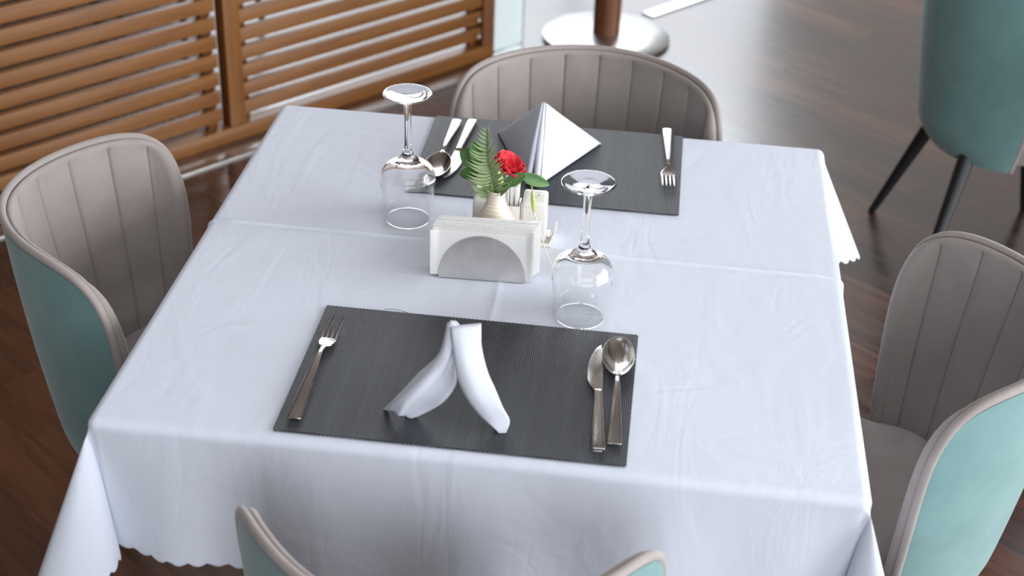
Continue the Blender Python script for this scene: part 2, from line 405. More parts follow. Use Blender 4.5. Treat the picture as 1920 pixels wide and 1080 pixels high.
# ------------------------------------------------------------------ chairs (local +x is the way a sitter faces)
def sgn(v): return -1 if v < 0 else 1
CA, CN, CE = 1.5, 5.3, 0.006
def chair_w(z):
    t = min(1, max(0, (0.74 - z) / 0.44)); return 0.258 * (1 - 0.30 * t * t)
def chair_d(z):
    u_ = max(0, (0.83 - z) / 0.5); c_ = max(0, (0.40 - z) / 0.10)
    return 0.212 - 0.052 * u_ ** 1.4 - 0.045 * c_ ** 2
def rim_h(ph):
    s_ = 1 - max(cos(ph), 0.0) ** CA; return 0.470 + 0.324 * max(0.0, 1 - s_ ** CN) ** (1 / CN)
def low_h(ph): return 0.312 + 0.006 * (1 - cos(ph))
def surf(ph, z):
    D, Wd = chair_d(z), chair_w(z); c = max(cos(ph), 0.0)
    return Vector((CE - (D + CE) * c ** CA, Wd * sin(ph), z))
def frame_at(ph, z):
    e = 0.01
    a = surf(min(ph + e, pi / 2), z) - surf(max(ph - e, -pi / 2), z); b = surf(ph, z + e) - surf(ph, z - e)
    a.z = 0
    if a.length < 1e-6: a = Vector((0, sgn(ph), 0))
    n = b.cross(a)
    n = n.normalized()
    c = Vector((0.05, 0, z))
    if n.dot(c - surf(ph, z)) < 0: n = -n          # inward
    return n
TAIL = [0.0004, 0.0015, 0.004, 0.008, 0.014, 0.022, 0.032, 0.045, 0.06, 0.078, 0.10, 0.125, 0.155, 0.19, 0.23, 0.275, 0.325]
def phis():
    l = [-1.2 + 2.4 * i / 64 for i in range(65)] + [s_ * (pi / 2 - t) for s_ in (-1, 1) for t in TAIL] + [-pi / 2, pi / 2]
    for k in SEAM:
        for s_ in (-1, 1): l += [s_ * (k + d) for d in (-0.02, -0.008, 0, 0.008, 0.02)]
    l = sorted(l); o = [l[0]]
    for q in l[1:]:
        if q - o[-1] > 0.0003: o.append(q)
    return o
def rim_out(ph):
    """direction in the shell's surface that points away from the rim"""
    if abs(ph) > pi / 2 - 0.002: return Vector((1, 0, 0))
    e = 0.004 if abs(ph) < 1.3 else 0.0009
    a = surf(ph + e, rim_h(ph + e)) - surf(ph - e, rim_h(ph - e)); n = frame_at(ph, rim_h(ph))
    o = a.cross(n).normalized()
    if o.z < -0.2 or (abs(o.z) < 0.2 and o.x < 0): o = -o
    return o
def inward(ph, z, t):
    # near the two wing ends the normal is blended to point straight across the seat
    n = frame_at(ph, z); w = max(0, (abs(ph) - 1.15) / 0.42); w = min(w, 1)
    n = (n * (1 - w) + Vector((-0.08, -sgn(ph), 0)) * w).normalized()
    return surf(ph, z) + n * t
SEAM = [0.0, 0.285, 0.575, 0.87, 1.17]
def channel(ph):
    a = abs(ph)
    ks = SEAM + [1.60]
    for i in range(len(ks) - 1):
        if ks[i] <= a <= ks[i + 1]:
            t = (a - ks[i]) / (ks[i + 1] - ks[i])
            if i == len(ks) - 2: t = t * 0.5
            return max(0.0, sin(pi * min(max(t, 0), 1))) ** 0.34
    return 1.0
def chair_meshes():
    fine = phis()
    nv = 30
    # teal outer shell: closed solid 14 mm thick
    rows = []
    for i in range(nv + 1):
        v = i / nv; row = []
        for ph in fine:
            z = lerp(low_h(ph), rim_h(ph) - 0.004, v); row.append(surf(ph, z))
        rows.append(row)
    inner = []
    for i in range(nv + 1):
        v = i / nv; row = []
        for ph in fine:
            z = lerp(low_h(ph), rim_h(ph) - 0.004, v); row.append(inward(ph, z, 0.014))
        inner.append(row)
    sh = MB(); ring = [r + inner[i][::-1] for i, r in enumerate(rows)]; sh.grid(ring, True)
    nb = len(fine)
    for base in (0, nv):
        o = base * 2 * nb
        sh.f += [(o + j, o + j + 1, o + 2 * nb - 2 - j, o + 2 * nb - 1 - j) for j in range(nb - 1)]
    # rounded bottom: close under the seat
    # beige inner back: channelled cushion with rounded rim
    bk = MB(); prof = []
    for ph in fine:
        col = []; ch = channel(ph); zr = rim_h(ph); zl = low_h(ph) + 0.015
        wing = min(1, max(0, (abs(ph) - 1.2) / 0.37)); th = 0.021 + 0.021 * wing
        for i in range(nv + 1):
            v = i / nv; z = lerp(zl, zr - 0.010, v)
            fade = 1.0
            col.append(inward(ph, z, th - 0.0065 + 0.0065 * ch * fade + 0.024 * (1 - v) * (1 - 0.6 * wing)))
        ro = rim_out(ph)
        for k in range(1, 8):                       # roll over the rim
            tt = 0.008 + (th - 0.008) * (0.5 + 0.5 * cos(pi * k / 8))
            col.append(inward(ph, zr - 0.010, tt) + Vector((0, 0, 0.010)) * (k / 8) ** 0 * 0 + ro * ((0.012 + 0.007 * wing) * sin(pi * k / 8) ** 0.8) )
        for i in range(nv, -1, -1):
            v = i / nv; col.append(inward(ph, lerp(zl, zr - 0.010, v), 0.0142))
        prof.append(col)
    # wing-end roundings
    def endcap(col, a):
        c = [sum((Vector(p) for p in (a_, b_)), Vector()) / 2 for a_, b_ in zip(col, col[::-1])]
        out = []
        for i, (p, m_) in enumerate(zip(col, c)):
            k = i - nv
            if 1 <= k <= 7:
                # the rolled top already has this rounding: keep it, trimmed to the layer's thickness
                hw = (col[nv] - col[nv + 8]) / 2; mid = (col[nv] + col[nv + 8]) / 2; tk = cos(pi * k / 8)
                if abs(tk) > cos(a): out.append(mid + hw * cos(a) * sgn(tk) + Vector((0.019 * sin(a) ** .8, 0, 0)))
                else: out.append(p)
            else: out.append(m_ + (p - m_) * cos(a) + Vector((0.019 * sin(a) ** .8, 0, 0)))
        return out
    AA = (1.45, 1.1, 0.75, 0.35)
    allp = [endcap(prof[0], a) for a in AA] + prof + [endcap(prof[-1], a) for a in AA[::-1]]; first = allp[0]
    bk.grid(allp, True)
    n = len(first)
    for base in (0, (len(allp) - 1) * n):
        bk.f += [(base + j, base + j + 1, base + n - 2 - j, base + n - 1 - j) for j in range(n // 2 - 1)]
    # piping cord along the rim and down both wing edges
    pts = []
    for k in range(12): pts.append(inward(-pi / 2, lerp(low_h(pi / 2), 0.47, k / 12), 0.004) + Vector((0.004, 0, 0)))
    for ph in fine: pts.append(inward(ph, rim_h(ph), 0.004) + rim_out(ph) * 0.003)
    for k in range(11, -1, -1): pts.append(inward(pi / 2, lerp(low_h(pi / 2), 0.47, k / 12), 0.004) + Vector((0.004, 0, 0)))
    pp = [pts[0]]
    for p in pts[1:]:
        if (p - pp[-1]).length > 0.004: pp.append(p)
    pc = MB().tube(pp, 0.0062, 10)
    # seat cushion
    st = MB(); rows = []
    def seat_out(t, inset):
        # D-shaped plan: rounded front, rear follows the shell
        a = 2 * pi * t; ca, sa = cos(a), sin(a)
        e = 0.52
        x = sgn(ca) * abs(ca) ** e; y = sgn(sa) * abs(sa) ** e
        hw = 0.172 + 0.046 * min(1, max(0, (x + 0.35) / 0.6))
        cx = 0.080
        return Vector((cx + x * (0.178 - inset), y * (hw - inset), 0))
    zs = [(0.03, 0.325), (0.004, 0.332), (0.0, 0.345), (0.0, 0.430), (0.006, 0.452), (0.020, 0.466), (0.045, 0.473), (0.09, 0.477), (0.14, 0.479), (0.162, 0.4795)]
    for ins, z in zs:
        row = []
        for j in range(80):
            p = seat_out(j / 80, ins); p.z = z; row.append(p)
        rows.append(row)
    st.grid(rows, True); st.f.append(tuple(range(80))[::-1]); st.f.append(tuple(range((len(zs) - 1) * 80, len(zs) * 80)))
    return sh, bk, pc, st
CH = {}
def make_chair(label, loc, rz):
    t = thing('dining_chair', label, 'chair', loc, rz, 'beige and teal dining chairs')
    sh, bk, pc, st = chair_meshes()
    tag(sh.build('outer_shell', M['teal'], t, 50), 'teal velvet outer shell')
    tag(bk.build('backrest', M['beige'], t, 60), 'beige channelled velvet backrest')
    pc.build('piping', M['piping'], t, None); st.build('seat', M['beige'], t, 50)
    MB().box((0.05, 0, 0.318), (0.27, 0.24, 0.02), 0.004).build('seat_frame', M['black'], t)
    for sx, sy in ((-1, -1), (-1, 1), (1, -1), (1, 1)):
        fx_ = 0.035 if sx > 0 else 0; a = Vector((0.03 + fx_ + sx * 0.105, sy * 0.115, 0.335)); b = Vector((0.03 + fx_ + sx * 0.20, sy * 0.205, 0.0))
        l = MB().tube([a, lerp(a, b, .04), lerp(a, b, .96), b], [0.0215, 0.0215, 0.0110, 0.0095], 20)
        tag(l.build('leg', M['black'], t, 50), 'tapered black metal leg')
    return t
chair = make_chair('beige and teal velvet chair at the left side of the white table', (-0.600, 0.017, 0), 0.123)
def place_chair(label, loc, rz):
    c = copy_tree(chair); c.location = loc; c.rotation_euler = (0, 0, rz); c['label'] = label; return c
place_chair('beige and teal velvet chair at the right side of the white table', (0.610, -0.086, 0), 3.103)
place_chair('chair nearest the camera, cut by the bottom edge of the picture', (-0.004, -0.633, 0), 1.572)
place_chair('beige channel-backed chair at the far side of the table, below the wooden pole', (0.062, 0.560, 0), -1.63)
BGC = (1.015, 1.545); BGA = 0.20
place_chair('chair in the upper right background turned away with black legs showing', (BGC[0], BGC[1], 0), BGA)

# ------------------------------------------------------------------ table and cloth
def make_table(label, loc, rz):
    t = thing('dining_table', label, 'table', loc, rz)
    MB().box((0, 0, T - 0.016), (0.976, 0.976, 0.026), 0.004).build('tabletop', M['tabletop'], t)
    MB().lathe([(0.0001, 0), (0.205, 0), (0.21, 0.004), (0.21, 0.012), (0.10, 0.02), (0.0001, 0.022)], 48).build('foot', M['disc'], t)
    MB().lathe([(0.0001, 0.02), (0.04, 0.02), (0.04, T - 0.03), (0.0001, T - 0.03)], 24).build('column', M['darkwood'], t)
    return t
table = make_table('square dining table wholly covered by the white cloth in the middle of the picture', (0, 0, 0), 0)
BTC = (BGC[0] + 0.615 * cos(BGA), BGC[1] + 0.615 * sin(BGA))
t2 = copy_tree(table); t2.location = (BTC[0], BTC[1], 0); t2.rotation_euler = (0, 0, BGA)
t2['label'] = 'second table at the right edge of the picture, in front of the turned-away chair'

RC = 0.014; HH = 0.5 - RC; ARC = pi * RC / 2; DROP = 0.204; SCP = 0.0268
LOOP = catmull([Vector((x, y, 0)) for x, y in ((-.08, 0), (-.125, .09), (-.10, .20), (0, .29), (.15, .335), (.29, .29), (.335, .15), (.29, 0), (.20, -.10), (.09, -.125), (0, -.08))], 10)
def cloth_point(u, v, ripple=True):
    ax, ay = abs(u) - HH, abs(v) - HH; sx, sy = sgn(u), sgn(v)
    def scal(w): return 1 + 0.0075 * (abs(sin(pi * (w + 0.004) / SCP)) ** 0.8) / DROP
    z = T
    if ax <= 0 and ay <= 0:
        dy = v - (0.0375 - 0.0075 * u); k = 0.0030 * math.exp(-(dy / 0.0045) ** 2) + 0.0012 * math.exp(-abs(dy) / 0.05)
        dx = u + 0.018; k += 0.0013 * math.exp(-(dx / 0.005) ** 2)
        edge = min(1, -ax / 0.03, -ay / 0.03)
        k += 0.0010 * noise.noise(Vector((u * 5, v * 5, 3))) * max(edge, 0)
        # soft wave in the cloth beside the condiment set
        k += 0.004 * math.exp(-(((u - 0.115) / 0.035) ** 2 + ((v - 0.045) / 0.03) ** 2)) * 0.6
        return Vector((u, v, T + k * min(1, max(edge, 0) + 0.15)))
    cr = 0.0030 * math.exp(-((v - (0.0375 - 0.0075 * u)) / 0.0045) ** 2)
    if ax > 0 and ay <= 0 or ay > 0 and ax <= 0:
        isx = ax > 0; a = (ax if isx else ay); w = (v if isx else u)
        a *= scal(w)
        if a < ARC: o, d = RC * sin(a / RC), RC * (1 - cos(a / RC)); x = o; zz = d
        else:
            b = a - ARC; q_ = b / DROP
            rp = 0.0
            if ripple:
                ww = min(1, max(0, (HH - abs(w)) / 0.16)); ww = ww * ww * (3 - 2 * ww)
                rp = ww * q_ * (0.016 * sin(w * 11 + (1.2 + sx * 2 if isx else 2.9 + sy * 1.1)) + 0.008 * sin(w * 27 + 1.0) + 0.012) * (0.25 if (not isx and sy > 0) else 1.0)
            dc = HH - abs(w); sl = 0.055 - 0.135 * math.exp(-(max(dc, 0) / 0.075) ** 2)
            if not isx and sy > 0: sl -= 0.03
            x = RC + b * sl + rp; zz = RC + b * sqrt(1 - sl * sl)
        x += cr if isx else 0
        return Vector((sx * (HH + x), v, T - zz)) if isx else Vector((u, sy * (HH + x), T - zz))
    # corner: the surplus hangs as one hollow cone-shaped fold
    rho = sqrt(ax * ax + ay * ay); th = atan2(ay, ax)
    lim = rho
    t = th / (pi / 2)
    # scallops run on round the square corner of the cloth
    k = scal(ay + HH) if ax > ay else scal(ax + HH)
    rho *= k
    hd = Vector((cos(th), sin(th), 0))
    if rho < ARC: p = hd * (RC * sin(rho / RC)) + Vector((0, 0, -RC * (1 - cos(rho / RC))))
    else:
        b = rho - ARC; q_ = t * (len(LOOP) - 1); i = min(int(q_), len(LOOP) - 2); hh_ = LOOP[i].lerp(LOOP[i + 1], q_ - i)
        if sx > 0 and sy > 0: hh_ = hh_ + Vector((0.08, 0.05, 0)) * max(0, sin(pi * t)) ** 1.5
        D = Vector((hh_.x, hh_.y, -sqrt(max(0.01, 1 - hh_.x ** 2 - hh_.y ** 2))))
        p = hd * RC + Vector((0, 0, -RC)) + D * b
    return Vector((sx * (HH + p.x), sy * (HH + p.y), T + p.z))
def make_cloth():
    lim = HH + ARC + DROP; g = [0.0]; x = 0.0
    pos = []
    x = -lim
    while x < lim - 1e-6:
        pos.append(x); a = abs(x)
        x += 0.0021 if abs(a - (HH + 0.007)) < 0.011 else (0.0036 if a > HH else 0.006)
    pos.append(lim)
    def clean(l):
        o = []
        for q in sorted(l):
            if not o or q - o[-1] > 0.0007: o.append(q)
        return o
    us = pos; extra = [-0.018 + d for d in (-.006, -.003, 0, .003, .006)]
    vs = clean(pos + [0.022 + 0.0011 * i for i in range(28)])
    us = clean(pos + extra)
    mb = MB(); mb.grid([[cloth_point(u, v) for u in us] for v in vs])
    o = mb.build('tablecloth', M['cloth'], None, None, weld=False)
    return o
cl = make_cloth()
solid(cl, 0.0008, -1)
tag(cl, 'white scallop-edged tablecloth spread over the middle table under the place settings', 'tablecloth')
cl2 = cl.copy(); COL.objects.link(cl2); cl2.location = (BTC[0], BTC[1], 0); cl2.rotation_euler = (0, 0, BGA)
cl2['label'] = 'sliver of white tablecloth at the right edge of the picture, over the second table'
ZT = T + 0.0012

# ------------------------------------------------------------------ placemats
def placemat(label, cx, cy, rz):
    mb = MB(); w, h, th = 0.45, 0.30, 0.0016
    pts = []
    def side(p0, p1, n):
        d = (p1 - p0); nrm = Vector((d.y, -d.x, 0)).normalized()
        for i in range(n):
            pts.append(p0 + d * (i / n)); pts.append(p0 + d * ((i + 0.5) / n) + nrm * 0.0013)
    c = [Vector((-w / 2, -h / 2, 0)), Vector((w / 2, -h / 2, 0)), Vector((w / 2, h / 2, 0)), Vector((-w / 2, h / 2, 0))]
    side(c[0], c[1], 79); side(c[1], c[2], 54); side(c[2], c[3], 79); side(c[3], c[0], 54)
    n = len(pts); cen = len(pts) * 2
    lo = pts; hi = [p + Vector((0, 0, th)) for p in pts]
    mb.add(lo + hi, [(i, (i + 1) % n, n + (i + 1) % n, n + i) for i in range(n)])
    mb.f.append(tuple(range(n, 2 * n))); mb.f.append(tuple(range(n))[::-1])
    o = mb.build('placemat', M['weave'], None, 20, (cx, cy, ZT + 0.0012)); o.rotation_euler = (0, 0, rz)
    tag(o, label, 'placemat'); return o
pm = placemat('woven charcoal placemat at the near side of the table, under a fork, knife and spoon', -0.0305, -0.3330, -0.0020)
placemat('woven charcoal placemat at the far side of the table, under the pyramid napkin', 0.0188, 0.3387, -0.0016)
th_ = MB().tube(catmull([(-0.105, 0.1505, 0.001), (-0.115, 0.154, 0.0015), (-0.13, 0.156, 0.002), (-0.143, 0.1545, 0.001)], 6), 0.00035, 5)
th_.build('loose_thread', M['darkthread'], pm)
ZM = ZT + 0.0012 + 0.0016

# ------------------------------------------------------------------ cutlery (local: +y towards the head, origin mid length)
def bar(mb, st, n=14, ex=0.75):
    rows = []
    for y, w, zc, t in st:
        row = []
        for j in range(n):
            a = 2 * pi * j / n; ca, sa = cos(a), sin(a)
            row.append(Vector((sgn(ca) * abs(ca) ** ex * w / 2, y, zc + sgn(sa) * abs(sa) ** ex * t / 2)))
        rows.append(row)
    mb.grid(rows, True); k = len(st)
    mb.f += [tuple(range(n))[::-1], tuple(range((k - 1) * n, k * n))]; return mb
def smooth_st(st, n=6):
    P = catmull([Vector((a, b, c)) for a, b, c, d in st], n); Q = catmull([Vector((a, d, 0)) for a, b, c, d in st], n)
    return [(p.x, p.y, p.z, q.y) for p, q in zip(P, Q)]
def handle_st(neck_z, end_w=0.019):
    return smooth_st([(-0.1195, end_w * .80, 0.0045, 0.0026), (-0.1180, end_w * .97, 0.0045, 0.0032), (-0.112, end_w, 0.0046, 0.0036), (-0.09, end_w * .94, 0.0055, 0.0040),
                      (-0.05, end_w * .76, 0.0085, 0.0042), (-0.01, end_w * .55, 0.0110, 0.0040), (0.020, end_w * .38, neck_z, 0.0040), (0.036, end_w * .34, neck_z - 0.0015, 0.0036)])
def make_fork(label, x, y, rz):
    t = thing('fork', label, 'fork', (x, y, ZM), rz)
    bar(MB(), handle_st(0.0115)).build('handle', M['steel'], t, 50)
    hd = MB()
    bar(hd, smooth_st([(0.034, 0.0066, 0.0100, 0.0036), (0.044, 0.0085, 0.0080, 0.0030), (0.052, 0.0200, 0.0060, 0.0024), (0.060, 0.0252, 0.0050, 0.0022), (0.070, 0.0256, 0.0045, 0.0020)]), 18, 0.8)
    for k in range(4):
        cx = -0.0098 + 0.00653 * k
        st = [(0.066, 0.0046, 0.0045, 0.0020), (0.085, 0.0037, 0.0047, 0.0019), (0.103, 0.0032, 0.0066, 0.0017), (0.113, 0.0022, 0.0085, 0.0014), (0.1195, 0.0010, 0.0100, 0.0009)]
        b = bar(MB(), smooth_st(st, 3), 8)
        hd.add([(p[0] + cx, p[1], p[2]) for p in b.v], b.f)
    hd.build('tines', M['steel'], t, 50); return t
def make_spoon(label, x, y, rz):
    t = thing('spoon', label, 'spoon', (x, y, ZM), rz)
    hs = [(y * 0.91 - 0.0108, w, z, th) for y, w, z, th in handle_st(0.0115)]
    bar(MB(), hs).build('handle', M['steel'], t, 50)
    mb = MB(); rows = []; n = 48
    for i in range(0, 17):
        r = i / 16; row = []
        for j in range(n):
            a = 2 * pi * j / n; yy = sin(a); xx = cos(a)
            x_ = 0.0226 * r * xx * (1 - 0.16 * max(-yy, 0) ** 1.6 + 0.03 * max(yy, 0)); y_ = 0.0735 + 0.0480 * r * yy
            z_ = 0.0010 + 0.0100 * r ** 2.3 + 0.0006 * max(0, -yy) * r
            row.append(Vector((x_, y_, z_)))
        rows.append(row)
    mb.grid(rows[1:], True); mb.f.append(tuple(range(n)))
    b = mb.build('bowl', M['steel'], t, None); solid(b, 0.0013, 1); subsurf(b, 1)
    bar(MB(), smooth_st([(0.019, 0.0064, 0.0102, 0.0034), (0.024, 0.0066, 0.0104, 0.0028), (0.0290, 0.0100, 0.0108, 0.0014)])).build('neck', M['steel'], t, 50)
    return t
def make_knife(label, x, y, rz):
    t = thing('table_knife', label, 'knife', (x, y, ZM), rz)
    bar(MB(), smooth_st([(-0.1195, 0.0150, 0.0040, 0.0040), (-0.1175, 0.0178, 0.0042, 0.0058), (-0.10, 0.0182, 0.0045, 0.0068), (-0.05, 0.0150, 0.0045, 0.0070), (-0.01, 0.0120, 0.0045, 0.0066), (0.006, 0.0122, 0.0045, 0.0062), (0.010, 0.0122, 0.0045, 0.0040)]), 18, 0.6).build('handle', M['steel'], t, 50)
    mb = MB(); rows = []
    # blade: straight spine on the right, curved edge on the left
    for y_, l, r_ in ((0.006, -0.0055, 0.0055), (0.014, -0.0070, 0.0056), (0.024, -0.0125, 0.0058), (0.038, -0.0150, 0.0060), (0.060, -0.0150, 0.0060), (0.082, -0.0125, 0.0060), (0.100, -0.0080, 0.0056), (0.112, -0.0025, 0.0048), (0.1185, 0.0020, 0.0036)):
        z0 = 0.0040
        rows.append([Vector((l, y_, z0)), Vector(((l + r_) / 2, y_, z0 + 0.0008)), Vector((r_, y_, z0 + 0.0010)), Vector((r_ + .0002, y_, z0)), Vector((r_, y_, z0 - 0.0010)), Vector(((l + r_) / 2, y_, z0 - 0.0008))])
    mb.grid(rows, True); mb.f += [tuple(range(6))[::-1], tuple(range(48, 54))]
    mb.build('blade', M['steel'], t, 40); return t
make_fork('fork lying tines up on the left side of the near placemat', -0.2335, -0.3430, -0.008)
make_knife('knife lying between the near spoon and the folded napkin, beside the spoon', 0.1500, -0.3435, 0.065)
make_spoon('spoon with its round bowl up at the right edge of the near placemat', 0.1735, -0.3290, 0.030)
make_fork('fork lying at the right edge of the far placemat, tines towards the camera', 0.2205, 0.3860, pi + 0.035)
make_spoon('spoon at the left edge of the far placemat, seen behind the left wine glass', -0.1680, 0.3500, pi - 0.02)
make_knife('knife on the far placemat between the spoon and the flowers', -0.1440, 0.3550, pi - 0.055)

# ------------------------------------------------------------------ upturned wine glasses
def make_glass(label, x, y):
    t = thing('wine_glass', label, 'glass', (x, y, ZT + 0.0006), 0, 'upturned wine glasses')
    outer = [(0.0345, 0.0006), (0.0350, 0.0), (0.0357, 0.0005), (0.0382, 0.018), (0.0412, 0.040), (0.0436, 0.060), (0.0440, 0.072), (0.0425, 0.082), (0.0385, 0.090), (0.0320, 0.0965), (0.0235, 0.1020), (0.0155, 0.1075), (0.0100, 0.1140), (0.0070, 0.1225), (0.0056, 0.133), (0.0052, 0.150), (0.0054, 0.175), (0.0062, 0.193), (0.0080, 0.203), (0.0120, 0.2085), (0.0200, 0.2112), (0.0300, 0.2138), (0.0368, 0.2158), (0.0379, 0.2170), (0.0370, 0.2180), (0.0300, 0.2176), (0.0180, 0.2170), (0.0080, 0.2158), (0.0001, 0.2152)]
    inner = [(0.0001, 0.0985), (0.0080, 0.0982), (0.0170, 0.0965), (0.0270, 0.0925), (0.0350, 0.0870), (0.0400, 0.0800), (0.0426, 0.0715), (0.0422, 0.060), (0.0398, 0.040), (0.0368, 0.018), (0.0345, 0.0006)]
    def sm(p, n=4):
        q_ = catmull([Vector((a, b, 0)) for a, b in p], n); return [(max(v.x, 0.0001), v.y) for v in q_]
    # bowl, stem and foot are one blown piece, so the mesh is one closed body
    prof = sm(inner) + sm(outer)[1:]
    o = MB().lathe(prof, 72).build('glass_body', M['glass'], t, None, weld=True)
    return t
make_glass('upturned wine glass at the left, near the far spoon and the flowers', -0.1885, 0.1010)
make_glass('upturned wine glass right of the metal napkin holder, nearer the camera', 0.1090, -0.1430)

# ------------------------------------------------------------------ cloth napkins
def resample(rows, n=5, k=4):
    cols = [catmull([r[j] for r in rows], n) for j in range(len(rows[0]))]
    rows2 = [[c[i] for c in cols] for i in range(len(cols[0]))]
    return [catmull(r, k) for r in rows2]
def prism_cloth(rows, thick):
    """rows: list of cross-sections; closed by an offset layer behind, with rounded selvages"""
    mb = MB(); ring = []; thick = Vector(thick)
    for r in rows:
        n = len(r); f = []; b = []
        for i, p in enumerate(r):
            w = min(1, min(i, n - 1 - i) / 2.5); w = sqrt(max(0, 1 - (1 - w) ** 2)); mid = p + thick * 0.5
            f.append(mid - thick * 0.5 * (0.25 + 0.75 * w)); b.append(mid + thick * 0.5 * (0.25 + 0.75 * w))
        for p in f + b: p.z = max(p.z, 0.0006)
        ring.append(f + b[::-1])
    n = len(ring[0]); mb.grid(ring, True)
    mb.f += [tuple(range(n))[::-1], tuple(range((len(ring) - 1) * n, len(ring) * n))]
    return mb
left_rows = []
LA = [(-0.0489,-0.3995,.121),(-0.0556,-0.4154,.093),(-0.0813,-0.4155,.062),(-0.1021,-0.4241,.036),(-0.1165,-0.4261,.018),(-0.1267,-0.4200,.002)]
LB = [(-0.0405,-0.4005,.128),(-0.0452,-0.4240,.106),(-0.0565,-0.4320,.085),(-0.0770,-0.4420,.061),(-0.0970,-0.4450,.037),(-0.1078,-0.4395,.014)]
LC = [(-0.0350,-0.4085,.124),(-0.0300,-0.4350,.088),(-0.0305,-0.4372,.064),(-0.0445,-0.4380,.038),(-0.0635,-0.4330,.017),(-0.0861,-0.4350,.002)]
for a, b, c in zip(LA, LB, LC):
    a, b, c = Vector(a), Vector(b), Vector(c)
    left_rows.append([a, lerp(a, b, .55) + Vector((-.001, -.002, .001)), b + Vector((0, 0, .001)), b + Vector((.007, -.003, -.004)), lerp(b, c, .5) + Vector((0, 0.006, -.004)), lerp(b, c, .78) + Vector((0, 0.004, -.003)), c])
RL = [(-0.0398,-0.4130,.127),(-0.0330,-0.4300,.101),(-0.0265,-0.4385,.076),(-0.0142,-0.4430,.050),(0.0020,-0.4430,.026),(0.0228,-0.4460,.008),(0.0290,-0.4450,.001)]
RR = [(-0.0030,-0.3985,.1265),(0.0010,-0.4130,.107),(0.0105,-0.4260,.082),(0.0210,-0.4300,.060),(0.0330,-0.4370,.036),(0.0424,-0.4370,.016),(0.0390,-0.4430,.001)]
right_rows = []
for i, (a, b) in enumerate(zip(RL, RR)):
    a, b = Vector(a), Vector(b); bl = 0.007 * sin(pi * min(1, i / 6 + .15)); d = Vector((.15, -.8, .55)) * bl
    right_rows.append([a, lerp(a, b, .12) + d * .8, lerp(a, b, .35) + d * 1.3, lerp(a, b, .65) + d, lerp(a, b, .9) + d * .5, b])
nk = thing('cloth_napkin', 'white cloth napkin folded into an upright inverted V on the near placemat', 'napkin', (0, 0, ZM))
def over_the_top(rows, dy):
    # the cloth bends over at the top and comes a little way down behind
    r0 = rows[0]; return [[p + Vector((-0.002, dy * 1.25, -0.034)) for p in r0], [p + Vector((-0.002, dy, -0.009)) for p in r0], [p + Vector((-0.001, dy * .5, 0.0012)) for p in r0]] + rows
prism_cloth(resample(over_the_top(left_rows, 0.020)), (0.003, 0.008, -0.005)).build('left_fold', M['napkin'], nk, 80)
prism_cloth(resample(over_the_top(right_rows, 0.020)), (-0.002, 0.011, -0.006)).build('right_fold', M['napkin'], nk, 80)

py = thing('cloth_napkin', 'white cloth napkin folded into a standing pyramid on the far placemat', 'napkin', (0, 0, ZM))
AP = Vector((0.0035, 0.316, 0.122)); RB = Vector((0.101, 0.428, 0.0)); LBk = Vector((-0.087, 0.436, 0.0)); FB = Vector((-0.002, 0.243, 0.0))
def face_panel(name, corner, seam_dx, bul, sgnx):
    rows = []; seam_top = AP + Vector((seam_dx * .45, 0, 0)); seam_bot = FB + Vector((seam_dx * 1.3, 0.004 if sgnx > 0 else -0.004, 0))
    for i in range(13):
        s_ = i / 12
        rows.append([])
        for j in range(13):
            t = j / 12
            # s: seam -> far edge ; t: apex -> base
            a = lerp(seam_top, seam_bot, t)
            b = lerp(AP, corner, t)
            p = lerp(a, b, s_)
            nrm = Vector((sgnx * 0.75, -0.45, 0.45)).normalized()
            p = p + nrm * (bul * sin(pi * s_) ** .8 * sin(pi * min(1, t * 1.02)) ** .7)
            p.z = max(p.z, 0.0015); rows[-1].append(p)
    mb = MB().grid(rows); o = mb.build(name, M['napkin'], py, None, weld=False); solid(o, 0.0035, 0); subsurf(o, 1); return o
face_panel('right_face', RB, 0.009, 0.006, 1)
face_panel('left_face', LBk, -0.007, 0.004, -1)
o = MB().grid([[lerp(AP, lerp(LBk, RB, s_ / 8), t / 8) + Vector((0, -0.001, 0)) for t in range(9)] for s_ in range(9)]).build('back_face', M['napkin'], py, None, weld=False); solid(o, 0.003, 0)
for dx, r_, ydt in ((-0.0045, 0.0042, 0.004), (0.0030, 0.0045, 0.0)):
    pts = [lerp(AP + Vector((dx * .4, -0.002, -0.001)), FB + Vector((dx * 2.0, -0.004 + ydt, 0.004)), t / 10) + Vector((0, -0.0035 * sin(pi * t / 10), 0)) for t in range(11)]
    MB().tube(pts, [lerp(r_ * .5, r_ * 1.25, min(1, t / 5)) for t in range(11)], 14).build('rolled_seam', M['napkin'], py, None)

# ------------------------------------------------------------------ napkin holder and paper napkins
HX, HY = -0.0450, -0.0690; HRZ = 0.035
nh = thing('napkin_holder', 'half-round brushed steel napkin holder in front of the cream vase', 'napkin holder', (HX, HY, ZT + 0.0004), HRZ)
def half_plate(y, t, r):
    mb = MB(); n = 48; f_ = [Vector((r * 1.0 * cos(pi * i / n), y, 0.0015 + r * 1.12 * sin(pi * i / n))) for i in range(n + 1)]
    b = [p + Vector((0, t, 0)) for p in f_]; k = n + 1
    mb.add(f_ + b, [(i, i + 1, k + i + 1, k + i) for i in range(n)] + [(n, 0, k, 2 * k - 1), tuple(range(k))[::-1], tuple(range(k, 2 * k))]); return mb
R_H = 0.0655
half_plate(0.0, 0.0012, R_H).build('front_plate', M['brushed'], nh, 30)
half_plate(0.0318, 0.0012, R_H).build('back_plate', M['brushed'], nh, 30)
MB().box((0, 0.0165, 0.0008), (2 * R_H, 0.0330, 0.0012)).build('base_plate', M['brushed'], nh, 30)
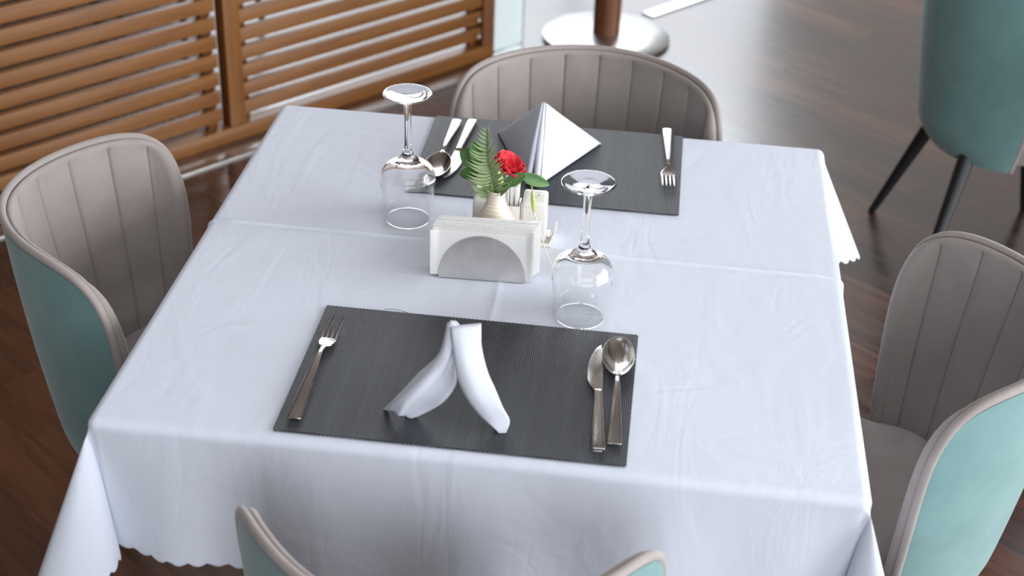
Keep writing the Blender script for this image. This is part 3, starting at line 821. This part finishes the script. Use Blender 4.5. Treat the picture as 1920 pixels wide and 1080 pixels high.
def paper_napkin(k, n):
    y = 0.0030 + 0.0031 * k
    mb = MB(); w, h = 0.150, 0.0775 + 0.0012 * k; rows = []
    jx = random.uniform(-.0025, .0025) + 0.0015 * k - 0.003; tilt = random.uniform(-0.008, 0.018) - 0.004; zb = 0.0022
    nx = 36
    def pt(i, j, side):
        x = (i / nx - .5) * w; z = j / 6 * h
        yy = y + (0.0011 if side else -0.0011) * (0.85 if (i in (0, nx) or j in (0, 6)) else 1.0)
        bow = 0.0030 * (abs(x) / (w / 2)) ** 2.2 * (k - n / 2) / n * (z / h) * 1.6
        fan = (z / h) * (k - 3.5) * 0.0006
        if x > 0.055 and k < 4: bow -= 0.0018 * ((x - .055) / .02) * (1 - k / 4)
        d_ = bow + fan
        w_ = min(1, max(0, (abs(x + jx) - 0.0665) / 0.010)); w_ = w_ * w_ * (3 - 2 * w_)
        d_ = (0.0004 + 0.0001 * k * z / h) * (1 - w_) + d_ * w_
        y_ = yy + d_
        return Vector((x + jx, y_, z)) 
    for side in (0, 1):
        mb.grid([[pt(i, j, side) for i in range(nx + 1)] for j in range(7)])
    # rim strip joining the two leaves
    m_ = (nx + 1) * 7
    per = [i for i in range(nx + 1)] + [(nx + 1) * j + nx for j in range(1, 7)] + [(nx + 1) * 6 + i for i in range(nx - 1, -1, -1)] + [(nx + 1) * j for j in range(5, 0, -1)]
    mb.f += [(per[i], per[(i + 1) % len(per)], per[(i + 1) % len(per)] + m_, per[i] + m_) for i in range(len(per))]
    ct, st_ = cos(tilt), sin(tilt)
    mb.v = [(x * ct - z * st_, y_, x * st_ + z * ct) for x, y_, z in mb.v]
    lo = min(p[2] for p in mb.v); mb.v = [(x, y_, z - lo + zb) for x, y_, z in mb.v]
    o = mb.build('paper_napkin', M['paper'], None, 50); o.location = (HX, HY, ZT + 0.0004); o.rotation_euler = (0, 0, HRZ)
    return tag(o, 'folded white paper napkin packed upright among its fellows in the steel holder', 'paper napkin', 'paper napkins in the steel holder')
pn = [paper_napkin(k, 9) for k in range(9)]
pn[0]['label'] = 'foremost white paper napkin in the steel holder, its face behind the half-round plate'
pn[8]['label'] = 'hindmost and tallest white paper napkin in the steel holder, next to the vase'

# ------------------------------------------------------------------ vase, condiment set
VX, VY = -0.0360, 0.0085
vs_ = MB().lathe([(v.x, v.y) for v in catmull([Vector(p) for p in ((0.0001, 0, 0), (0.030, 0, 0), (0.0385, 0.003, 0), (0.0400, 0.012, 0), (0.0388, 0.028, 0), (0.0350, 0.046, 0), (0.0285, 0.064, 0), (0.0208, 0.080, 0), (0.0152, 0.093, 0), (0.0130, 0.103, 0), (0.0135, 0.110, 0), (0.0150, 0.1145, 0), (0.0140, 0.1155, 0), (0.0115, 0.113, 0), (0.0100, 0.103, 0), (0.0105, 0.092, 0), (0.0001, 0.088, 0))], 5)], 56)
vs_.v = [(max(abs(x), 0) * sgn(x), y, z) for x, y, z in vs_.v]
va = vs_.build('bud_vase', M['vase'], None, 60, (VX, VY, ZT + 0.0006))
tag(va, 'small cream ringed bud vase with a narrow neck behind the paper napkins', 'vase')
tr = MB()
CX, CY, CRZ = -0.0200, 0.0700, 0.03
tr.box((0, 0, 0.0022), (0.134, 0.050, 0.0044), 0.0016)
for sx in (-1, 1):
    rows = []
    for i in range(9):
        t = i / 8; x = 0.0645 + 0.0085 * t ** 1.5; z = 0.002 + 0.022 * t; hw = 0.0225 * (1 - 0.22 * t ** 3)
        row = []
        for j in range(24):
            a = 2 * pi * j / 24; row.append(Vector((sx * (x + 0.0018 * sin(a)), hw * sgn(cos(a)) * abs(cos(a)) ** .4, z + (0.0012 * abs(sin(a)) if i == 8 else 0))))
        rows.append(row)
    o_ = len(tr.v); tr.grid(rows, True); tr.f += [tuple(o_ + i for i in range(24))[::-1], tuple(o_ + 8 * 24 + i for i in range(24))]
tray = tr.build('condiment_tray', M['ceramic'], None, 50, (CX, CY, ZT + 0.0006)); tray.rotation_euler = (0, 0, CRZ)
tag(tray, 'white ceramic tray with turned-up ends under the shakers and toothpick holder', 'tray')
def shaker(name, label, lx, holes, w=0.0385):
    d = Vector((lx * cos(CRZ), lx * sin(CRZ), 0)); t = thing(name, label, 'shaker', (CX + d.x, CY + d.y, ZT + 0.0054), CRZ)
    b = MB().box((0, 0, 0.030), (w, 0.036, 0.060), 0.0045, 0, (0.97, 0.97), 4)
    b.build('body', M['ceramic'], t, 60)
    c = MB(); rows = []
    for z, k in ((0.0590, 1.0), (0.0650, 0.995), (0.0685, 0.965), (0.0700, 0.90), (0.0707, 0.6), (0.0708, 0.1)):
        row = []
        for j in range(48):
            a = 2 * pi * j / 48; row.append(Vector((sgn(cos(a)) * abs(cos(a)) ** .2 * w / 2 * .965 * k, sgn(sin(a)) * abs(sin(a)) ** .2 * 0.0175 * k, z + (0.004 * (sgn(sin(a)) * abs(sin(a)) ** .33) * k if z > .060 else 0))))
        rows.append(row)
    c.grid(rows, True); c.f += [tuple(range(48))[::-1], tuple(range(5 * 48, 6 * 48))]
    c.build('sloping_top', M['ceramic'], t, 60)
    for hx, hy in holes:
        MB().lathe([(0.0001, 0.0006), (0.0010, 0.0004), (0.0012, 0)], 12, (hx, hy, 0.0712 + 0.004 * hy / 0.0175)).build('shaker_hole', M['hole'], t)
    return t
shaker('salt_shaker', 'square white ceramic shaker at the left end of the condiment tray', -0.0395, ((-0.004, 0), (0.004, 0)))
shaker('pepper_shaker', 'square white ceramic shaker at the right end of the condiment tray', 0.0385, ((-0.005, 0.002), (0.0, -0.003), (0.005, 0.002)), 0.041)
tx = thing('toothpick_holder', 'white ceramic toothpick box between the two shakers', 'toothpick holder', (CX, CY, ZT + 0.0052), CRZ)
tb = MB()
for c, d in (((0, -0.0150, 0.030), (0.032, 0.003, 0.056)), ((0, 0.0150, 0.030), (0.032, 0.003, 0.056)), ((-0.0148, 0, 0.030), (0.003, 0.028, 0.056)), ((0.0148, 0, 0.030), (0.003, 0.028, 0.056)), ((0, 0, 0.0035), (0.031, 0.030, 0.005))):
    tb.box(c, d, 0.0009)
tb.build('box', M['ceramic'], tx, 40)
random.seed(3)
for k in range(12):
    gx, gy = (k % 4 - 1.5) * 0.0062, (k // 4 - 1) * 0.0075
    w = 0.0050; mb = MB().box((0, 0, 0.0425), (w, 0.0024, 0.085), 0.0007)
    o = mb.build('wrapped_toothpick', M['paper'], None, 40)
    d = Matrix.Rotation(CRZ, 3, 'Z') @ Vector((gx, gy, 0)); o.location = (CX + d.x, CY + d.y, ZT + 0.0116)
    o.rotation_euler = (random.uniform(-.03, .03), random.uniform(-.035, .035), CRZ + random.uniform(-.25, .25))
    o.scale = (1, 1, random.uniform(.96, 1.10))
    tag(o, 'paper-wrapped toothpick standing in the white box between the shakers', 'toothpick', 'wrapped toothpicks')

# ------------------------------------------------------------------ flowers and greenery in the vase
MZ = ZT + 0.105                           # a little below the vase mouth
def leaf_mesh(Ln, Wd, curl=0.15, cup=0.15, tipp=1.5, n=12, m_=8, wav=0.0):
    rows = []
    for i in range(n + 1):
        t = i / n; w = Wd * (sin(pi * min(1, t ** 0.85)) ** 0.62) * (1 - 0.12 * t) if 0 < t < 1 else 0.0004
        row = []
        for j in range(-m_ // 2, m_ // 2 + 1):
            s_ = j / (m_ / 2); row.append(Vector((s_ * w, t * Ln, -curl * Ln * t * t + cup * w * s_ * s_ + wav * sin(t * 14) * abs(s_))))
        rows.append(row)
    return MB().grid(rows)
def orient(o, base, tip, upv=(0, 0, 1), roll=0):
    d = (Vector(tip) - Vector(base)).normalized(); x = d.cross(Vector(upv)).normalized(); z = x.cross(d)
    R_ = Matrix((x, d, z)).transposed().to_4x4() @ Matrix.Rotation(roll, 4, 'Y'); R_.translation = Vector(base); o.matrix_world = R_
def leaf_obj(parent, base, tip, Wd, m_, curl=.15, cup=.2, roll=0, upv=(0, -0.3, 1), wav=0.0, name='leaf'):
    Ln = (Vector(tip) - Vector(base)).length
    o = leaf_mesh(Ln, Wd, curl, cup, wav=wav).build(name, m_, parent, None, weld=False); orient(o, Vector(base), Vector(tip), upv, roll); solid(o, 0.0005, 0)
    return o
V0 = Vector((VX, VY, MZ)); FLAT = (0.05, -0.86, 0.5)   # towards the viewer's side
# fern
fr = thing('fern_frond', 'pale green artificial fern frond rising at the left of the red flower', 'fern', (0, 0, 0))
sp_pts = catmull([(VX - 0.001, VY - 0.002, MZ - 0.01), (VX - 0.008, VY - 0.004, MZ + 0.03), (VX - 0.016, VY - 0.002, MZ + 0.065), (VX - 0.0175, VY + 0.010, MZ + 0.105)], 12)
MB().tube(sp_pts, [lerp(0.0013, 0.0005, i / (len(sp_pts) - 1)) for i in range(len(sp_pts))], 8).build('midrib', M['fern'], fr, None)
lf = MB(); random.seed(5); K = 21
for i in range(K):
    t = 0.07 + 0.90 * i / (K - 1); q_ = t * (len(sp_pts) - 1); a = int(q_); c0 = lerp(sp_pts[a], sp_pts[min(a + 1, len(sp_pts) - 1)], q_ - a)
    ln = 0.034 * (1 - t) ** 0.55 * (0.75 + 0.5 * min(1, t * 3)) + 0.004
    for sd in (-1, 1):
        L_ = ln * random.uniform(.88, 1.08) * (1.0 if sd < 0 else 0.86); up_ang = (0.10 if sd < 0 else 0.75) + random.uniform(-.1, .1) + 0.5 * t ** 2
        d = Vector((sd * cos(up_ang), -0.25, sin(up_ang))).normalized(); nrm = Vector((0, -0.85, 0.5)); side = d.cross(nrm).normalized(); nn = side.cross(d)
        rows = []
        for k in range(9):
            s_ = k / 8; w = 0.0025 * (sin(pi * min(1, (s_ + .08) ** .7)) ** .6 if s_ < 1 else 0.05) * (0.6 + .4 * (1 - t))
            cc = c0 + d * (L_ * s_) + Vector((0, 0, (-0.10 if sd < 0 else 0.05) * L_ * sin(pi * s_) * 1.2 + (0.10 * L_ * s_ * s_ if sd < 0 else 0))) + nn * (0.002 * sin(pi * s_))
            rows.append([cc - side * w + nn * .0004, cc, cc + side * w + nn * .0004])
        lf.grid(rows)
o = lf.build('leaflets', M['fern'], fr, None, weld=False); solid(o, 0.0004, 0)
# red ranunculus
FC = Vector((-0.0200, 0.0330, 0.8960)); fdir = Vector((0.42, -0.10, 0.90)).normalized()
rs = thing('red_flower', 'red many-petalled artificial flower in the cream vase', 'flower', FC)
R_f = fdir.to_track_quat('Z', 'Y').to_matrix().to_4x4()
st_pts = catmull([Vector((VX + .001, VY + .002, MZ - .012)) - FC, Vector((VX + .004, VY + .010, MZ + .015)) - FC, fdir * -0.022, fdir * -0.012], 6)
MB().tube(st_pts, 0.0013, 8).build('stem', M['leaf'], rs, None)
def petal_mesh(size, open_, width):
    rows = []
    for i in range(9):
        t = i / 8; row = []
        for j in range(-5, 6):
            s_ = j / 5; w = width * (sin(pi * min(1, 0.16 + t * 0.74)) ** .7) * (1 if t < .9 else .94)
            a = open_ * t * 1.25; rr = size * (0.10 + 0.55 * sin(a)); zz = size * (1 - cos(a)) * .15 + size * 0.95 * t * cos(a * 0.72)
            ang = s_ * w
            edge = 0.03 * size * (s_ * s_) * t
            row.append(Vector((sin(ang) * (rr + 0.30 * size * sin(pi * min(t, .8) * .9)) , -cos(ang) * (rr + 0.30 * size * sin(pi * min(t, .8) * .9)), zz - 0.16 * size * s_ * s_ * t - edge)))
        rows.append(row)
    return MB().grid(rows)
random.seed(11)
for ring, (n, size, op, wd) in enumerate(((4, 0.0165, 0.30, 0.95), (5, 0.0205, 0.52, 0.85), (6, 0.0250, 0.78, 0.80), (6, 0.0290, 1.05, 0.72), (6, 0.0310, 1.35, 0.66))):
    for k in range(n):
        o = petal_mesh(size * random.uniform(.94, 1.06), op * random.uniform(.93, 1.08), wd).build('petal', M['petal'], rs, None, weld=False)
        a = 2 * pi * (k + 0.5 * (ring % 2)) / n + random.uniform(-.12, .12)
        o.matrix_local = Matrix.Translation(fdir * (-0.012 + 0.0005 * (4 - ring))) @ R_f @ Matrix.Rotation(a, 4, 'Z') @ Matrix.Rotation(random.uniform(-.06, .06), 4, 'X')
        solid(o, 0.0005, 0); subsurf(o, 1)
# leafy sprigs
def sprig(name, label, pts, leaves, m_):
    t = thing(name, label, 'leaves', (0, 0, 0))
    MB().tube(catmull(pts, 6), 0.0010, 7).build('stem', m_, t, None)
    for b_, tp, w, roll, curl in leaves: leaf_obj(t, b_, tp, w, m_, curl, .25, roll, FLAT)
    return t
Z = lambda h: T + h
sprig('leaf_sprig', 'sprig of round dark green leaves left of the fern frond', [(VX - .002, VY + .003, MZ - .01), (VX - .016, VY + .012, MZ + .020), (-0.068, 0.030, Z(.145))],
      [((-0.064, 0.028, Z(.140)), (-0.098, 0.048, Z(.160)), 0.0150, .1, .08), ((-0.066, 0.026, Z(.134)), (-0.096, 0.026, Z(.126)), 0.0105, -.1, .10), ((-0.066, 0.030, Z(.146)), (-0.079, 0.044, Z(.176)), 0.0120, .0, .05)], M['leafdark'])
sprig('leaf_sprig', 'green leaves spreading right under the red flower, one pointed tip past the toothpicks', [(VX + .003, VY + .001, MZ - .01), (VX + .012, VY + .006, MZ + .014), (-0.006, 0.012, Z(.137)), (0.004, 0.016, Z(.1385))],
      [((-0.024, 0.010, Z(.125)), (0.008, 0.010, Z(.146)), 0.0100, .2, .02), ((0.001, 0.016, Z(.139)), (0.0440, 0.022, Z(.123)), 0.0100, .1, .16)], M['leaf'])
sprig('leaf_sprig', 'small yellow-green leaf pointing up between the fern and the red flower', [(VX, VY - .003, MZ - .01), (VX + .006, VY - .006, MZ + .012), (-0.0285, 0.002, Z(.132))],
      [((-0.0285, 0.002, Z(.126)), (-0.0325, 0.006, Z(.150)), 0.0048, .5, .05)], M['bud'])
# short narrow leaves crowding the vase mouth
tf = thing('leaf_tuft', 'tuft of narrow green leaves crowding the mouth of the vase', 'leaves', (0, 0, 0))
random.seed(21)
for k in range(24):
    a = random.uniform(-1.2, 1.35); b_ = Vector((VX + random.uniform(-.006, .006), VY + random.uniform(-.006, .004), MZ - 0.004 + random.uniform(0, .006)))
    tp = b_ + Vector((sin(a) * random.uniform(.016, .030), random.uniform(-.020, .004), random.uniform(.010, .030)))
    leaf_obj(tf, b_, tp, random.uniform(.0018, .0030), M['leaf'] if k % 3 else M['fern'], random.uniform(-.1, .25), .3, random.uniform(-.5, .5), FLAT, name='narrow_leaf')
tn = thing('trailing_stem', 'long pale curling stem with a lime green bud hanging down right of the vase', 'stem', (0, 0, 0))
tp = [(VX + .001, VY + .001, MZ - .006 ), (VX + .0035, VY + .003, MZ + .014), (VX + .016, VY + .010, Z(.131)), (-0.0035, 0.0240, Z(.137)), (0.0045, 0.0240, Z(.136)), (0.0135, 0.0220, Z(.126)), (0.0175, 0.0200, Z(.113))]
MB().tube(catmull(tp, 7), 0.0011, 8).build('upper_stem', M['bud'], tn, None)
bd = catmull([(0.0175, 0.0200, Z(.113)), (0.0190, 0.0190, Z(.103)), (0.0200, 0.0180, Z(.090)), (0.0215, 0.0160, Z(.078))], 6); nb = len(bd)
MB().tube(bd, [0.0011 + 0.0026 * sin(pi * i / (nb - 1)) ** .8 for i in range(nb)], 12).build('bud', M['bud'], tn, None)
lo = catmull([(0.0215, 0.0160, Z(.078)), (0.0280, 0.0120, Z(.062)), (0.0350, 0.0060, Z(.045)), (0.0440, -0.0030, Z(.024)), (0.0560, -0.0170, Z(.0050)), (0.0590, -0.0300, Z(.0040)), (0.0600, -0.0400, Z(.0035))], 7)
MB().tube(lo, [lerp(0.0013, 0.0006, i / (len(lo) - 1)) for i in range(len(lo))], 8).build('tail', M['palestem'], tn, None)
MB().tube(catmull([(0.0560, -0.0170, Z(.0050)), (0.0595, -0.0020, Z(.010)), (0.0660, 0.0180, Z(.010)), (0.0740, 0.0360, Z(.006))], 6), 0.0007, 8).build('side_tail', M['palestem'], tn, None)
for nm, loc in (('bead', (-0.0345, 0.001, Z(.140))), ):
    MB().lathe([(0.0001, -0.0013), (0.0009, -0.0009), (0.0013, 0), (0.0009, 0.0009), (0.0001, 0.0013)], 12, loc).build('white_bead', M['ceramic'], tf, None)
